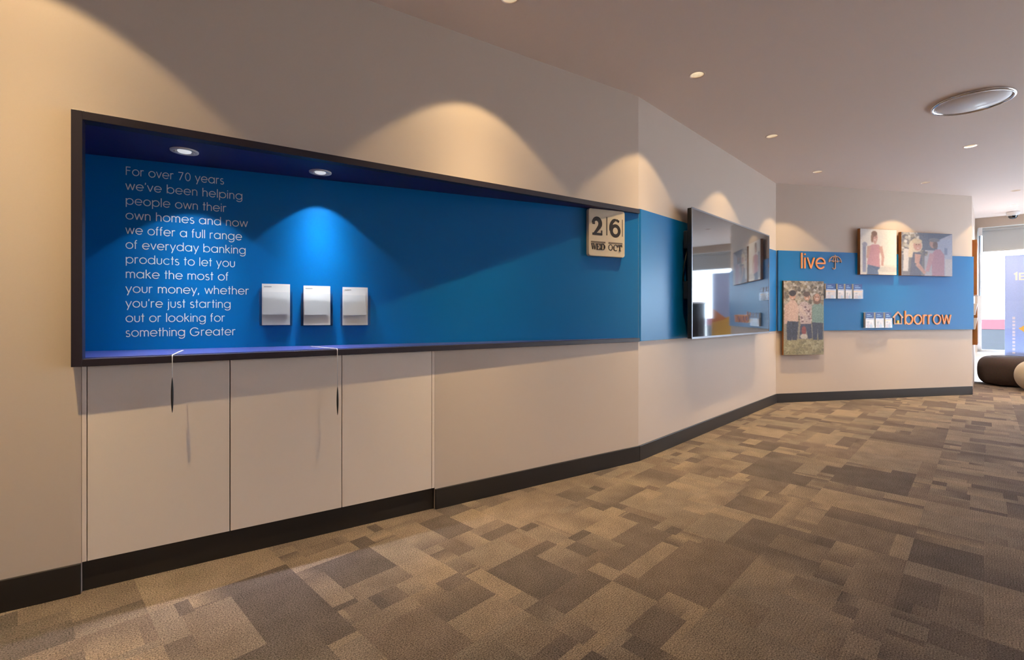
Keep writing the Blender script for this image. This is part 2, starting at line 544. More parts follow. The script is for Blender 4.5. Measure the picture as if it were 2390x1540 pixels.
BK = (0.02, 0.0)
mb = MB(); mb.hexa(bar(IL, XR, 1.829, NT, BK)); mb.hexa(bar(XL, IL, NB, NT, (0.02, 0.02))); mb.hexa(bar(IL, XR, NB, 0.910, BK))
mb.build('frame', 'frame', niche, bevel=0.0015)
xw = -3.19
mb = MB(); mb.hexa([(xw - 0.03, pd(xw - .03), 0.88), (0, 0.0, 0.88), (0, 0.012, 0.88), (xw - 0.03, pd(xw - .03) + 0.02, 0.88),
                    (xw - 0.03, pd(xw - .03), 1.87), (0, 0.0, 1.87), (0, 0.012, 1.87), (xw - 0.03, pd(xw - .03) + 0.02, 1.87)])
mb.build('back_panel', 'blue', niche)


def wedge(z0, z1, e=0.0):
    return [(xw, 0.02, z0), (-0.02, 0.0, z0), (-0.02, pd(-0.02) + 0.002, z0), (xw, pd(xw) + 0.002, z0), (xw, 0.02, z1), (-0.02, 0.0, z1), (-0.02, pd(-0.02) + 0.002, z1), (xw, pd(xw) + 0.002, z1)]


mb = MB(); mb.hexa(wedge(1.829, 1.86)); mb.build('soffit', 'navy', niche)
mb = MB(); mb.hexa(wedge(0.885, 0.912)); mb.build('shelf', 'shelf', niche)
mb = MB(); mb.box(xw - 0.02, xw, 0.02, pd(xw), 0.885, 1.86); mb.build('side_panel', 'navy', niche)


# niche spotlights: white eyeball fittings let into the soffit
def niche_light(x, y, label):
    p = wp(AB, ANG_A, x, y, 1.829)
    t = thing('niche_spotlight', label, 'spotlight', p, ANG_A, 'niche spotlights')
    mb = MB(); mb.lathe([(0.056, 0.0), (0.055, -0.005), (0.046, -0.007), (0.038, -0.004), (0.038, 0.0)], n=40, cap=False); mb.build('trim_ring', 'white_metal', t)
    mb = MB(); mb.lathe([(0.0, -0.0095), (0.018, -0.009), (0.026, -0.006), (0.028, -0.001)], n=32, cap=False); mb.build('lamp', 'lamp_cool', t)
    mb = MB(); mb.lathe([(0.028, -0.0005), (0.038, -0.0015)], n=32, cap=False); mb.build('gimbal', 'alu', t)
    for k in (0, 1):
        mb = MB(); a = math.pi * k; c = (0.036 * math.cos(a), 0.036 * math.sin(a), -0.005)
        mb.lathe([(0.007, 0.004), (0.006, -0.003), (0.0, -0.004)], c, n=12, cap=False); mb.build('pivot', 'white_metal', t)
    spot('lamp_light', t, -0.014, P_NICHE, NEUTRAL, 95, 0.16, 0.012, beam=(15.0, 21))


niche_light(-2.79, 0.176, 'white round spotlight in the niche soffit above the white writing')
niche_light(-2.20, 0.182, 'white round spotlight in the niche soffit above the paper holders')

# ------------------------------------------------------------------ stroke lettering (monoline geometric letters, x-height 1)
def arc(cx, cy, r, a0, a1, n=None, ry=None):
    ry = r if ry is None else ry
    n = n or max(6, int(abs(a1 - a0) / 12))
    return [(cx + r * math.cos(R(a0 + (a1 - a0) * k / n)), cy + ry * math.sin(R(a0 + (a1 - a0) * k / n))) for k in range(n + 1)]


CR = 0.47
def O(c=0.53): return [arc(c, 0.5, CR, 0, 360, 32)]
def arch(x, w, top=0.97): return arc(x + w / 2, top - w / 2, w / 2, 180, 0, 14) + [(x + w, 0)]
G = {}
G['o'] = (O(), 1.06)
G['a'] = (O() + [[(1.0, 1.0), (1.0, 0)]], 1.12)
G['b'] = (O(0.56) + [[(0.09, 1.42), (0.09, 0)]], 1.10)
G['d'] = (O() + [[(1.0, 1.42), (1.0, 0)]], 1.12)
G['p'] = (O(0.56) + [[(0.09, 1.0), (0.09, -0.4)]], 1.10)
G['g'] = (O() + [[(1.0, 1.0), (1.0, 0.0)] + arc(0.56, -0.02, 0.44, 0, -150, 14, 0.36)], 1.12)
G['c'] = ([arc(0.53, 0.5, CR, 42, 318, 26)], 0.98)
G['e'] = ([[(0.07, 0.5), (0.98, 0.5)] + arc(0.53, 0.5, CR, 6, 322, 28)], 1.06)
G['h'] = ([[(0.09, 1.42), (0.09, 0)], [(0.09, 0.5)] + arc(0.41, 0.62, 0.32, 170, 0, 14, 0.34) + [(0.73, 0)]], 0.84)
G['n'] = ([[(0.09, 1.0), (0.09, 0)], [(0.09, 0.5)] + arc(0.41, 0.62, 0.32, 170, 0, 14, 0.34) + [(0.73, 0)]], 0.84)
G['m'] = ([[(0.09, 1.0), (0.09, 0)], [(0.09, 0.5)] + arc(0.37, 0.64, 0.28, 170, 0, 12, 0.32) + [(0.65, 0)], [(0.65, 0.5)] + arc(0.93, 0.64, 0.28, 170, 0, 12, 0.32) + [(1.21, 0)]], 1.32)
G['u'] = ([[(0.09, 1.0), (0.09, 0.38)] + arc(0.42, 0.36, 0.33, 180, 360, 14, 0.33) + [(0.75, 1.0)]], 0.86)
G['r'] = ([[(0.09, 1.0), (0.09, 0)], [(0.09, 0.5)] + arc(0.38, 0.62, 0.29, 170, 62, 8, 0.34)], 0.56)
G['i'] = ([[(0.09, 1.0), (0.09, 0)], [(0.09, 1.22), (0.09, 1.37)]], 0.2)
G['l'] = ([[(0.09, 1.42), (0.09, 0)]], 0.2)
G['j'] = ([[(0.14, 1.0), (0.14, -0.2)] + arc(-0.02, -0.22, 0.16, 0, -90, 6, 0.16), [(0.14, 1.22), (0.14, 1.37)]], 0.26)
G['k'] = ([[(0.09, 1.42), (0.09, 0)], [(0.66, 1.0), (0.10, 0.5)], [(0.26, 0.62), (0.74, 0)]], 0.78)
G['t'] = ([[(0.22, 1.36), (0.22, 0)], [(0.02, 0.95), (0.44, 0.95)]], 0.46)
G['f'] = ([[(0.16, 0), (0.16, 1.12)] + arc(0.36, 1.14, 0.20, 180, 80, 8, 0.24), [(0.0, 0.95), (0.38, 0.95)]], 0.44)
G['s'] = ([arc(0.33, 0.73, 0.24, 45, 250, 12, 0.23) + arc(0.33, 0.25, 0.27, 70, -150, 14, 0.24)], 0.66)
G['v'] = ([[(0.03, 1.0), (0.40, 0.02)], [(0.40, 0.02), (0.77, 1.0)]], 0.80)
G['w'] = ([[(0.03, 1.0), (0.32, 0.02)], [(0.32, 0.02), (0.62, 0.98)], [(0.62, 0.98), (0.92, 0.02)], [(0.92, 0.02), (1.21, 1.0)]], 1.24)
G['y'] = ([[(0.03, 1.0), (0.42, 0.04)], [(0.80, 1.0), (0.24, -0.42)]], 0.83)
G['F'] = ([[(0.1, 1.36), (0.1, 0)], [(0.1, 1.30), (0.72, 1.30)], [(0.1, 0.76), (0.68, 0.76)]], 0.84)
G['G'] = ([arc(0.74, 0.67, 0.67, 40, 352, 30) + [(1.40, 0.62)], [(1.42, 0.62), (0.80, 0.62)]], 1.56)
G['7'] = ([[(0.06, 1.30), (0.82, 1.30)], [(0.80, 1.30), (0.26, 0)]], 0.96)
G['0'] = ([arc(0.47, 0.67, 0.38, 0, 360, 30, 0.65)], 0.96)
G["'"] = ([[(0.12, 1.38), (0.08, 1.05)]], 0.22)
G[','] = ([[(0.14, 0.12), (0.06, -0.2)]], 0.34)
G[' '] = ([], 0.42)
GAP = 0.13


def text_width(s): return sum(G[c][1] + GAP for c in s) - GAP


def text_mesh(mb, s, x, z, sx, sz, w, y0, y1):
    cur = 0.0
    for ch in s:
        st, adv = G[ch]
        for i, p in enumerate(st):
            d = 0.0002 * i
            mb.ribbon([(cur + a, b) for a, b in p], w, y0 - d, y1, x, z, sx, sz)
        cur += adv + GAP


LINES = [('For over 70 years', 2.655), ("we've been helping", 2.571), ('people own their', 2.644), ('own homes and now', 2.548), ('we offer a full range', 2.574),
         ('of everyday banking', 2.556), ('products to let you', 2.605), ('make the most of', 2.635), ('your money, whether', 2.542), ("you're just starting", 2.624),
         ('out or looking for', 2.650), ('something Greater', 2.603)]
wt = thing('wall_lettering', 'twelve lines of white writing on the left of the blue niche panel', 'lettering', wp(AB, ANG_P, -3.061, -0.0002, 0), ANG_P)
for i, (s, tr) in enumerate(LINES):
    wd = 3.061 - tr; sx = wd / text_width(s); cur = 0.0
    for word in s.split(' '):
        mb = MB()
        text_mesh(mb, word, cur, 1.749 - i * (1.749 - 0.976) / 11, sx, 0.0298, 0.125, -0.0012, 0.0)
        mb.build('word', 'white', wt); cur += (text_width(word) + 2 * GAP + G[' '][1]) * sx

# ------------------------------------------------------------------ acrylic holders with forms on the niche panel
def paper_holder(x0, x1, z0, z1, zp, label, kind):
    w = x1 - x0
    t = thing('paper_holder', label, 'holder', wp(AB, ANG_P, x0, 0, z0), ANG_P, 'clear holders on the niche panel')
    d = 0.036
    mb = MB(); mb.box(0, w, -0.0042, -0.0012, 0, z1 - z0 + 0.02); mb.build('back_plate', 'acrylic', t)
    mb = MB(); mb.box(0, w, -d, -d + 0.003, 0, z1 - z0); mb.build('front_plate', 'acrylic', t, bevel=0.0006)
    for a in (0, w - 0.003):
        mb = MB(); mb.box(a, a + 0.003, -d + 0.003, -0.0045, 0.003, z1 - z0); mb.build('side_plate', 'acrylic', t)
    mb = MB(); mb.box(0, w, -d + 0.003, -0.0045, 0, 0.003); mb.build('base_plate', 'acrylic', t)
    st = thing('form_pad', 'white ' + kind + ' standing in the ' + label.split(' with ')[0].replace('clear ', ''), 'paper', wp(AB, ANG_P, x0 + 0.012, -0.0046, z0 + 0.0032), ANG_P, 'white forms in the holders')
    pw = w - 0.024
    mb = MB(); mb.box(0, pw, -0.020, 0, 0, zp - z0); mb.build('sheets', 'paper', st)
    mb = MB(); k = zp - z0
    mb.hexa([(0.004, -0.0275, 0.055), (pw - 0.012, -0.0275, 0.057), (pw - 0.012, -0.0205, 0.057), (0.004, -0.0205, 0.055), (0.004, -0.0225, k - 0.022), (pw - 0.012, -0.0225, k - 0.022), (pw - 0.012, -0.0205, k - 0.022), (0.004, -0.0205, k - 0.022)])
    mb.build('top_form', 'paper', st)
    mb = MB(); mb.box(0.010, 0.045, -0.0206, -0.02, k - 0.017, k - 0.013); mb.build('heading', 'paper_shade', st)
    return t


paper_holder(-2.493, -2.335, 1.024, 1.200, 1.241, 'left clear paper holder with white forms, nearest the writing', 'stack of forms')
paper_holder(-2.293, -2.133, 1.022, 1.195, 1.236, 'middle clear paper holder with white forms, between the other two', 'stack of forms')
paper_holder(-2.092, -1.933, 1.020, 1.190, 1.233, 'right clear paper holder with white forms, farthest from the writing', 'stack of forms')

# ------------------------------------------------------------------ pens on cords over the niche edge
def pen(x, zt, zb, xs_, label):
    t = thing('pen_on_cord', label, 'pen', wp(AB, ANG_A, x, -0.05, 0), ANG_A, 'pens on cords')
    yf = 0.05 - pf(x)          # frame front in local y
    pts = [(xs_[0] - x, 0.05 + xs_[1], 0.914), (0.0, yf + 0.004, 0.914), (0.0, yf - 0.003, 0.905), (0.0, yf - 0.0035, (0.90 + zt) / 2), (0.0, yf - 0.006, zt)]
    mb = MB(); mb.tube(pts, [0.0024, 0.0024, 0.0016, 0.0013, 0.0013], 6); mb.build('cord', 'cord', t)
    n = 14; h = zt - zb
    prof = [(max(0.0006, 0.0048 * math.sin(math.pi * k / n) ** 0.6), zt - h * k / n) for k in range(n + 1)]
    mb = MB(); mb.lathe(prof, (0.0, yf - 0.0065, 0), n=16); mb.build('barrel', 'black', t)
    mb = MB(); mb.tube([(xs_[0] - x, 0.05 + xs_[1], 0.9125), (xs_[0] - x, 0.05 + xs_[1], 0.916)], 0.006, 12); mb.build('anchor', 'cord', t)


pen(-2.828, 0.822, 0.676, (-2.80, 0.24), 'black pen on a white cord hanging in front of the first cupboard door')
pen(-2.165, 0.730, 0.590, (-2.235, 0.22), 'black pen on a white cord hanging by the gap left of the third cupboard door')

# ------------------------------------------------------------------ perpetual calendar
CA = (-0.458, -0.149); CZ = (1.494, 1.826)
cal = thing('calendar', 'cream perpetual wall calendar reading 26 WED OCT at the right end of the niche', 'calendar', wp(AB, ANG_P, CA[0], 0, CZ[0]), ANG_P)
cw, ch_ = CA[1] - CA[0], CZ[1] - CZ[0]


def round_rect(mb, w, h, r, y0, y1, n=6):
    pts = []
    for cx, cz, a in ((w - r, h - r, 0), (r, h - r, 90), (r, r, 180), (w - r, r, 270)):
        for k in range(n + 1):
            q = R(a + 90 * k / n); pts.append((cx + r * math.cos(q), cz + r * math.sin(q)))
    m = len(pts)
    mb.add([(x, y0, z) for x, z in pts] + [(x, y1, z) for x, z in pts], [tuple(range(m))[::-1], tuple(range(m, 2 * m))] + [(i, (i + 1) % m, m + (i + 1) % m, m + i) for i in range(m)])


mb = MB(); round_rect(mb, cw, ch_, 0.018, -0.032, -0.001); mb.build('body', 'cal', cal, bevel=0.003)
CF = -0.0328
SER = 0.02


def cal_part(name, strokes, m='ink'):
    mb = MB()
    for k, (pts, w) in enumerate(strokes): mb.ribbon(pts, w, CF - 0.0003 * k, -0.0315)
    mb.build(name, m, cal)


d2 = [(arc(0.066, 0.228, 0.030, 172, -30, 14, 0.034), [0.020 + 0.012 * min(1, k / 7) for k in range(15)]),
      ([(0.093, 0.212), (0.066, 0.178), (0.043, 0.154)], [0.030, 0.022, 0.016]), ([(0.030, 0.155), (0.112, 0.155)], 0.016), ([(0.108, 0.147), (0.108, 0.182)], 0.010), ([(0.041, 0.222), (0.041, 0.238)], 0.020)]
d6 = [(arc(0.226, 0.187, 0.034, 0, 360, 26, 0.036), 0.024), (arc(0.233, 0.204, 0.048, 196, 92, 12, 0.062), [0.024] * 10 + [0.020, 0.016, 0.014]), ([(0.233, 0.266), (0.258, 0.254)], 0.016)]
cal_part('digit', [(p, w) for p, w in d2]); cal_part('digit', d6)
cal_part('divider', [([(0.152, 0.150), (0.152, 0.280)], 0.0075)])
cal_part('slot_edge', [([(0.288, 0.150), (0.288, 0.272)], 0.007)], 'inkgrey')
cal_part('slot_edge', [([(0.018, 0.098), (0.140, 0.098)], 0.012)], 'inkgrey')
cal_part('slot_edge', [([(0.166, 0.098), (0.288, 0.098)], 0.012)], 'inkgrey')


def slab(letters, x, z, h, w):
    out = []
    T, t = 0.0085, 0.004
    for c in letters:
        a = x
        if c == 'W':
            out += [([(a, z + h), (a + .010, z)], T), ([(a + .010, z), (a + .019, z + h * .9)], t), ([(a + .017, z + h), (a + .028, z)], T), ([(a + .028, z), (a + .037, z + h)], t),
                    ([(a - .005, z + h), (a + .023, z + h)], t), ([(a + .032, z + h), (a + .042, z + h)], t)]; x += 0.046
        if c == 'E':
            out += [([(a, z), (a, z + h)], T), ([(a - .006, z), (a + .023, z)], t), ([(a - .006, z + h), (a + .023, z + h)], t), ([(a, z + h / 2), (a + .014, z + h / 2)], t), ([(a + .022, z), (a + .022, z + .012)], t), ([(a + .022, z + h), (a + .022, z + h - .012)], t)]; x += 0.035
        if c == 'D':
            out += [([(a, z), (a, z + h)], T), ([(a - .006, z + h), (a + .012, z + h)] + arc(a + .012, z + h / 2, .017, 90, -90, 10, h / 2) + [(a - .006, z)], t), ([(a + .027, z + h * .3), (a + .027, z + h * .7)], T)]; x += 0.03
        if c == 'O':
            out += [(arc(a + .012, z + h / 2, .016, 0, 360, 20, h / 2), 0.006), ([(a - .003, z + h * .25), (a - .003, z + h * .75)], T * .8), ([(a + .027, z + h * .25), (a + .027, z + h * .75)], T * .8)]; x += 0.044
        if c == 'C':
            out += [(arc(a + .012, z + h / 2, .017, 50, 310, 16, h / 2), 0.005), ([(a - .003, z + h * .25), (a - .003, z + h * .75)], T), ([(a + .025, z + h * .62), (a + .025, z + h)], t)]; x += 0.040
        if c == 'T':
            out += [([(a + .008, z), (a + .008, z + h)], T), ([(a - .008, z + h), (a + .026, z + h)], t), ([(a - .008, z + h - .014), (a - .008, z + h)], t), ([(a + .026, z + h - .014), (a + .026, z + h)], t), ([(a, z), (a + .017, z)], t)]; x += 0.03
    return out


cal_part('day_word', slab('WED', 0.024, 0.046, 0.040, 0.11)); cal_part('month_word', slab('OCT', 0.172, 0.046, 0.040, 0.11))

# ------------------------------------------------------------------ blue bands on the middle and far walls
def band(o2, ang, x0, x1, z0, z1, label, th=0.016, mitre=0.0):
    xf = x0 + mitre
    mb = MB(); mb.hexa([(xf, -th, z0), (x1, -th, z0), (x1, -0.0005, z0), (x0, -0.0005, z0), (xf, -th, z1), (x1, -th, z1), (x1, -0.0005, z1), (x0, -0.0005, z1)])
    o = mb.build('wall_panel', 'blue', loc=wp(o2, ang, 0), rz=ang, bevel=0.001)
    return tag(o, label, 'wall panel', 'blue wall panels')


band(AB, ANG_B, 0.0005, 3.285, 0.885, 1.868, 'blue painted panel on the wall behind the television', 0.009, 0.0215)
band(BC, ANG_C, 0.012, 3.086, 0.885, 1.872, 'blue panel on the far wall behind the words live and borrow', 0.025)

# ------------------------------------------------------------------ television
tv = thing('television', 'large flat black television mounted on the blue panel', 'television', wp(AB, ANG_B, 0.647, -0.12, 0.882), ANG_B)
TW, THT = 1.997, 1.085
mb = MB(); mb.box(0.004, TW - 0.004, 0.003, 0.042, 0.004, THT - 0.004); mb.build('housing', 'black', tv, bevel=0.004)
mb = MB()
for b in ((0, TW, 0, 0.016), (0, TW, THT - 0.013, THT), (0, 0.012, 0.016, THT - 0.013), (TW - 0.012, TW, 0.016, THT - 0.013)):
    mb.box(b[0], b[1], 0, 0.006, b[2], b[3])
mb.build('bezel', 'bezel', tv)
mb = MB(); mb.box(0.012, TW - 0.012, 0.0018, 0.0032, 0.016, THT - 0.013); mb.build('screen', 'screen', tv)
mb = MB(); mb.box(0.25, TW - 0.25, 0.042, 0.068, 0.14, 0.80); mb.build('rear_cover', 'black', tv, bevel=0.01)
for a in (0.55, TW - 0.55):
    mb = MB(); mb.box(a - 0.03, a + 0.03, 0.068, 0.1105, 0.2, 0.8); mb.build('mount_arm', 'black', tv)
for zz in (0.45, 0.87):
    mb = MB(); mb.box(0.02, 0.07, 0.042, 0.085, zz - 0.12, zz + 0.03); mb.build('speaker_pod', 'black', tv, bevel=0.008)
mb = MB(); mb.tube([(0.05, 0.06, 0.75), (0.03, 0.085, 0.6), (0.035, 0.09, 0.5), (0.06, 0.07, 0.38)], 0.006, 8); mb.build('cable', 'black', tv)

# ------------------------------------------------------------------ painted prints
class Img:
    def __init__(s, w, h, base):
        s.w, s.h = w, h
        s.a = np.zeros((h, w, 3)); s.a[:] = base
        s.U, s.V = np.meshgrid((np.arange(w) + .5) / w, (np.arange(h) + .5) / h)
        s.rng = np.random.RandomState(5)

    def _put(s, m, c): s.a[m] = c
    def rect(s, u0, u1, v0, v1, c): s._put((s.U >= u0) & (s.U < u1) & (s.V >= v0) & (s.V < v1), c)
    def ell(s, cu, cv, ru, rv, c, rot=0):
        x, y = s.U - cu, s.V - cv; q = R(rot); X = x * math.cos(q) + y * math.sin(q); Y = -x * math.sin(q) + y * math.cos(q)
        s._put((X / ru) ** 2 + (Y / rv) ** 2 < 1, c)

    def poly(s, pts, c):
        ins = np.zeros(s.U.shape, bool); n = len(pts)
        for i in range(n):
            (x0, y0), (x1, y1) = pts[i], pts[(i + 1) % n]
            if y0 == y1: continue
            cond = ((y0 > s.V) != (y1 > s.V)) & (s.U < (x1 - x0) * (s.V - y0) / (y1 - y0) + x0)
            ins ^= cond
        s._put(ins, c)

    def limb(s, p, q, w0, w1, c):
        p = np.array(p); q = np.array(q); d = q - p; asp = s.h / s.w
        n = np.array([-d[1] * asp, d[0] / asp]); n = n / (np.hypot(n[0], n[1] * asp) + 1e-9)
        s.poly([tuple(p + n * w0), tuple(q + n * w1), tuple(q - n * w1), tuple(p - n * w0)], c)

    def speckle(s, u0, u1, v0, v1, cols, n, r):
        for _ in range(n):
            u = s.rng.uniform(u0, u1); v = s.rng.uniform(v0, v1); k = s.rng.uniform(.5, 1.4) * r
            s.ell(u, v, k, k * s.w / s.h, cols[s.rng.randint(len(cols))])

    def noise(s, amt, gain=1.0):
        s.a = s.a * gain
        s.a = np.clip(s.a + s.rng.uniform(-amt, amt, (s.h, s.w, 1)) * 255, 0, 255); return s

    def soft(s, n=1):
        for _ in range(n):
            p = np.pad(s.a, ((1, 1), (1, 1), (0, 0)), 'edge')
            s.a = (p[1:-1, 1:-1] * 4 + p[:-2, 1:-1] + p[2:, 1:-1] + p[1:-1, :-2] + p[1:-1, 2:]) / 8
        return s

    def mesh(s, mb, x0, x1, z0, z1, y):
        w, h = s.w, s.h
        vs = [(x0 + (x1 - x0) * i / w, y, z0 + (z1 - z0) * j / h) for j in range(h + 1) for i in range(w + 1)]
        o = len(mb.v); mb.v += vs; mb.hascol = True
        for j in range(h):
            for i in range(w):
                a = o + j * (w + 1) + i
                mb.f.append([a, a + 1, a + w + 2, a + w + 1]); mb.smooth.append(False)
                c = s.a[j, i]; mb.cols.append(lin(*c))


def img_family():
    im = Img(108, 198, (150, 142, 130))
    im.speckle(0, 1, .45, 1.02, [(120, 108, 96), (168, 158, 148), (196, 188, 180), (96, 88, 76), (140, 126, 104), (182, 170, 150)], 420, .035)
    im.rect(0, 1, 0, .21, (168, 158, 118)); im.speckle(0, 1, 0, .21, [(150, 142, 100), (186, 176, 136), (140, 130, 96)], 120, .03)
    skin = (206, 158, 136); dk = (52, 40, 38)
    # left man, pink shirt
    im.limb((.17, .46), (.14, .20), .10, .055, (62, 66, 88)); im.limb((.28, .46), (.27, .20), .09, .055, (56, 60, 82))
    im.poly([(.04, .46), (.06, .68), (.16, .74), (.28, .74), (.37, .66), (.36, .45)], (216, 184, 172)); im.limb((.08, .68), (.05, .42), .05, .035, (208, 176, 164))
    im.ell(.22, .80, .075, .055, skin); im.ell(.22, .835, .085, .04, dk)
    # middle figures, check shirts
    im.limb((.50, .44), (.44, .22), .08, .05, (66, 70, 96)); im.limb((.60, .44), (.66, .22), .08, .05, (60, 62, 88))
    im.poly([(.36, .66), (.44, .72), (.56, .72), (.70, .66), (.68, .42), (.42, .42)], (198, 178, 178)); im.speckle(.42, .68, .45, .7, [(150, 116, 120), (220, 204, 204), (120, 96, 110)], 40, .02)
    im.limb((.36, .66), (.58, .52), .045, .035, (212, 190, 184))
    im.ell(.58, .79, .075, .055, skin); im.ell(.57, .825, .085, .035, (92, 70, 58))
    im.ell(.50, .33, .06, .06, (150, 70, 70)); im.ell(.50, .25, .09, .035, (208, 198, 188))
    # right woman, green top
    im.limb((.78, .44), (.78, .20), .075, .05, (58, 62, 86)); im.limb((.91, .44), (.92, .20), .075, .05, (54, 58, 82))
    im.poly([(.70, .44), (.70, .66), (.78, .70), (.92, .70), (1.0, .66), (1.0, .43)], (128, 158, 152))
    im.ell(.83, .76, .10, .075, (120, 86, 66)); im.ell(.83, .78, .07, .055, skin)
    for u in (.19, .25): im.ell(u, .80, .012, .006, dk)
    for u in (.55, .61): im.ell(u, .79, .012, .006, dk)
    for u in (.80, .86): im.ell(u, .785, .012, .006, dk)
    for u in (.22, .58, .83): im.ell(u, .765, .024, .006, (232, 214, 206))
    return im.noise(.11, .86).soft(2)


def img_woman():
    im = Img(96, 122, (232, 226, 220))
    im.rect(.0, 1, 0, .22, (226, 218, 208)); im.ell(.75, .12, .3, .06, (206, 200, 194))
    im.rect(.06, .16, .05, .66, (150, 152, 178)); im.ell(.12, .66, .07, .05, (164, 164, 186))
    skin = (206, 160, 148)
    im.poly([(.18, 0), (.20, .24), (.44, .26), (.50, 0)], (92, 108, 142)); im.limb((.36, .24), (.50, .12), .10, .05, (84, 100, 136))
    im.poly([(.18, .22), (.22, .46), (.20, .60), (.32, .66), (.50, .66), (.58, .60), (.52, .44), (.54, .16)], (204, 148, 158))
    im.limb((.24, .62), (.20, .36), .05, .035, skin); im.limb((.55, .62), (.62, .40), .05, .035, skin); im.limb((.62, .40), (.60, .20), .035, .03, skin)
    im.ell(.40, .76, .05, .09, skin); im.ell(.39, .82, .085, .12, skin); im.ell(.38, .90, .08, .06, (130, 96, 80)); im.ell(.32, .80, .03, .10, (150, 112, 92))
    im.ell(.36, .83, .012, .01, (70, 50, 46)); im.ell(.43, .83, .012, .01, (70, 50, 46)); im.ell(.40, .76, .03, .01, (236, 220, 214))
    return im.noise(.05, .93).soft(4)


def img_couple():
    im = Img(140, 122, (176, 174, 190))
    im.rect(0, .45, .0, 1, (120, 118, 128)); im.speckle(0, .5, .5, 1, [(150, 142, 132), (96, 96, 110), (180, 176, 172), (206, 204, 206)], 130, .03)
    im.rect(.34, .72, .60, 1, (92, 100, 124)); im.poly([(.60, .78), (1, 1), (.3, 1)], (84, 94, 120)); im.rect(.70, 1, 0, .86, (172, 178, 202)); im.rect(.84, .90, .50, .66, (120, 132, 162)); im.rect(.86, 1, 0, .4, (196, 190, 196))
    skin = (196, 152, 142)
    im.limb((.10, .62), (.08, .1), .05, .05, (206, 202, 206))
    # woman, fair hair, dark vest
    im.poly([(.16, 0), (.20, .46), (.24, .56), (.36, .54), (.40, .40), (.38, 0)], (92, 96, 122))
    im.ell(.28, .70, .13, .16, (214, 200, 180)); im.limb((.20, .74), (.17, .42), .05, .04, (216, 202, 184)); im.ell(.31, .70, .08, .12, skin); im.ell(.30, .80, .10, .06, (204, 186, 162))
    im.limb((.32, .50), (.30, .28), .06, .045, skin); im.limb((.30, .28), (.46, .05), .045, .03, skin)
    # man, pink shirt, hat
    im.poly([(.60, 0), (.58, .48), (.66, .62), (.76, .62), (.84, .50), (.84, 0)], (178, 132, 150)); im.limb((.60, .52), (.50, .10), .05, .035, (190, 146, 156))
    im.ell(.62, .76, .075, .11, (178, 140, 134)); im.ell(.64, .84, .11, .05, (120, 116, 130)); im.ell(.66, .72, .05, .08, (110, 90, 92))
    im.ell(.29, .72, .010, .010, (70, 52, 50)); im.ell(.34, .72, .010, .010, (70, 52, 50)); im.ell(.32, .64, .025, .01, (226, 206, 204))
    return im.noise(.06, .88).soft(4)


def canvas(o2, ang, x0, x1, z0, z1, q, im, label, gap=0.0255):
    t = thing('photo_canvas', label, 'picture', wp(o2, ang, x0, -gap, z0), ang, 'photo canvases on the walls')
    w, h = x1 - x0, z1 - z0; d = q - gap
    mb = MB(); mb.box(0, w, -d, 0, 0, h); mb.build('wood_block', 'wood', t, bevel=0.001)
    if im is not None:
        mb = MB(); im.mesh(mb, 0.0015, w - 0.0015, 0.0015, h - 0.0015, -d - 0.0006); mb.build('print', 'print', t)
    return t


canvas(BC, ANG_C, 0.064, 0.648, 0.588, 1.499, 0.050, img_family(), 'tall photo canvas of a smiling group outdoors, hanging lowest beside the inner corner')
canvas(BC, ANG_C, 1.181, 1.749, 1.595, 2.178, 0.064, img_woman(), 'photo canvas of a woman in a pink top against a pale background')
canvas(BC, ANG_C, 1.824, 2.662, 1.594, 2.157, 0.064, img_couple(), 'wide photo canvas of a couple holding hands, right of the pink-top canvas')

# ------------------------------------------------------------------ live + umbrella, house + borrow
def sign(word, x0, x1, z, xh, label, name):
    t = thing(name, label, 'sign', wp(BC, ANG_C, x0, -0.0252, z), ANG_C)
    sx = (x1 - x0) / text_width(word); cur = 0
    for ch in word:
        mb = MB(); st, adv = G[ch]
        for i, p in enumerate(st): mb.ribbon([(cur + a, b) for a, b in p], 0.15, -0.012 - 0.0004 * i, 0.0, 0, 0, sx, xh)
        mb.build('letter', 'orange', t); cur += adv + GAP
    return t


sign('live', 0.330, 0.688, 1.657, 0.136, 'orange raised letters spelling live on the blue panel', 'wall_sign')
sign('borrow', 1.915, 2.68, 0.958, 0.125, 'orange raised letters spelling borrow at the foot of the blue panel', 'wall_sign')
t = thing('umbrella_emblem', 'thin orange umbrella emblem beside the word live', 'emblem', wp(BC, ANG_C, 0.836, -0.0252, 1.657), ANG_C)
mb = MB(); mb.ribbon(arc(0, 0.088, 0.092, 180, 0, 20, 0.075), 0.009, -0.010, 0)
for k in (-1, 0, 1): mb.ribbon(arc(k * 0.061, 0.086, 0.0305, 180, 0, 8, 0.018), 0.008, -0.0104, 0)
for k in (-1, 1): mb.ribbon(arc(0, 0.088, 0.034 * k, 0, 90, 8, 0.075), 0.006, -0.0108, 0)
mb.build('canopy', 'pale_orange', t)
mb = MB(); mb.ribbon([(0, 0.155), (0, 0.018)] + arc(-0.018, 0.018, 0.018, 0, -180, 8), 0.009, -0.0112, 0); mb.build('handle', 'pale_orange', t)
mb = MB(); mb.ribbon([(0, 0.160), (0, 0.180)], 0.008, -0.010, 0); mb.build('tip', 'pale_orange', t)
t = thing('house_emblem', 'small pale orange house emblem left of the word borrow', 'emblem', wp(BC, ANG_C, 1.808, -0.0252, 0.958), ANG_C)
mb = MB(); mb.ribbon([(-0.078, 0.085), (0, 0.158), (0.078, 0.085)], 0.018, -0.012, 0); mb.build('roof', 'pale_orange', t)
mb = MB(); mb.ribbon([(-0.056, 0.100), (-0.056, 0.008), (0.056, 0.008), (0.056, 0.100)], 0.014, -0.0124, 0); mb.build('walls', 'pale_orange', t)
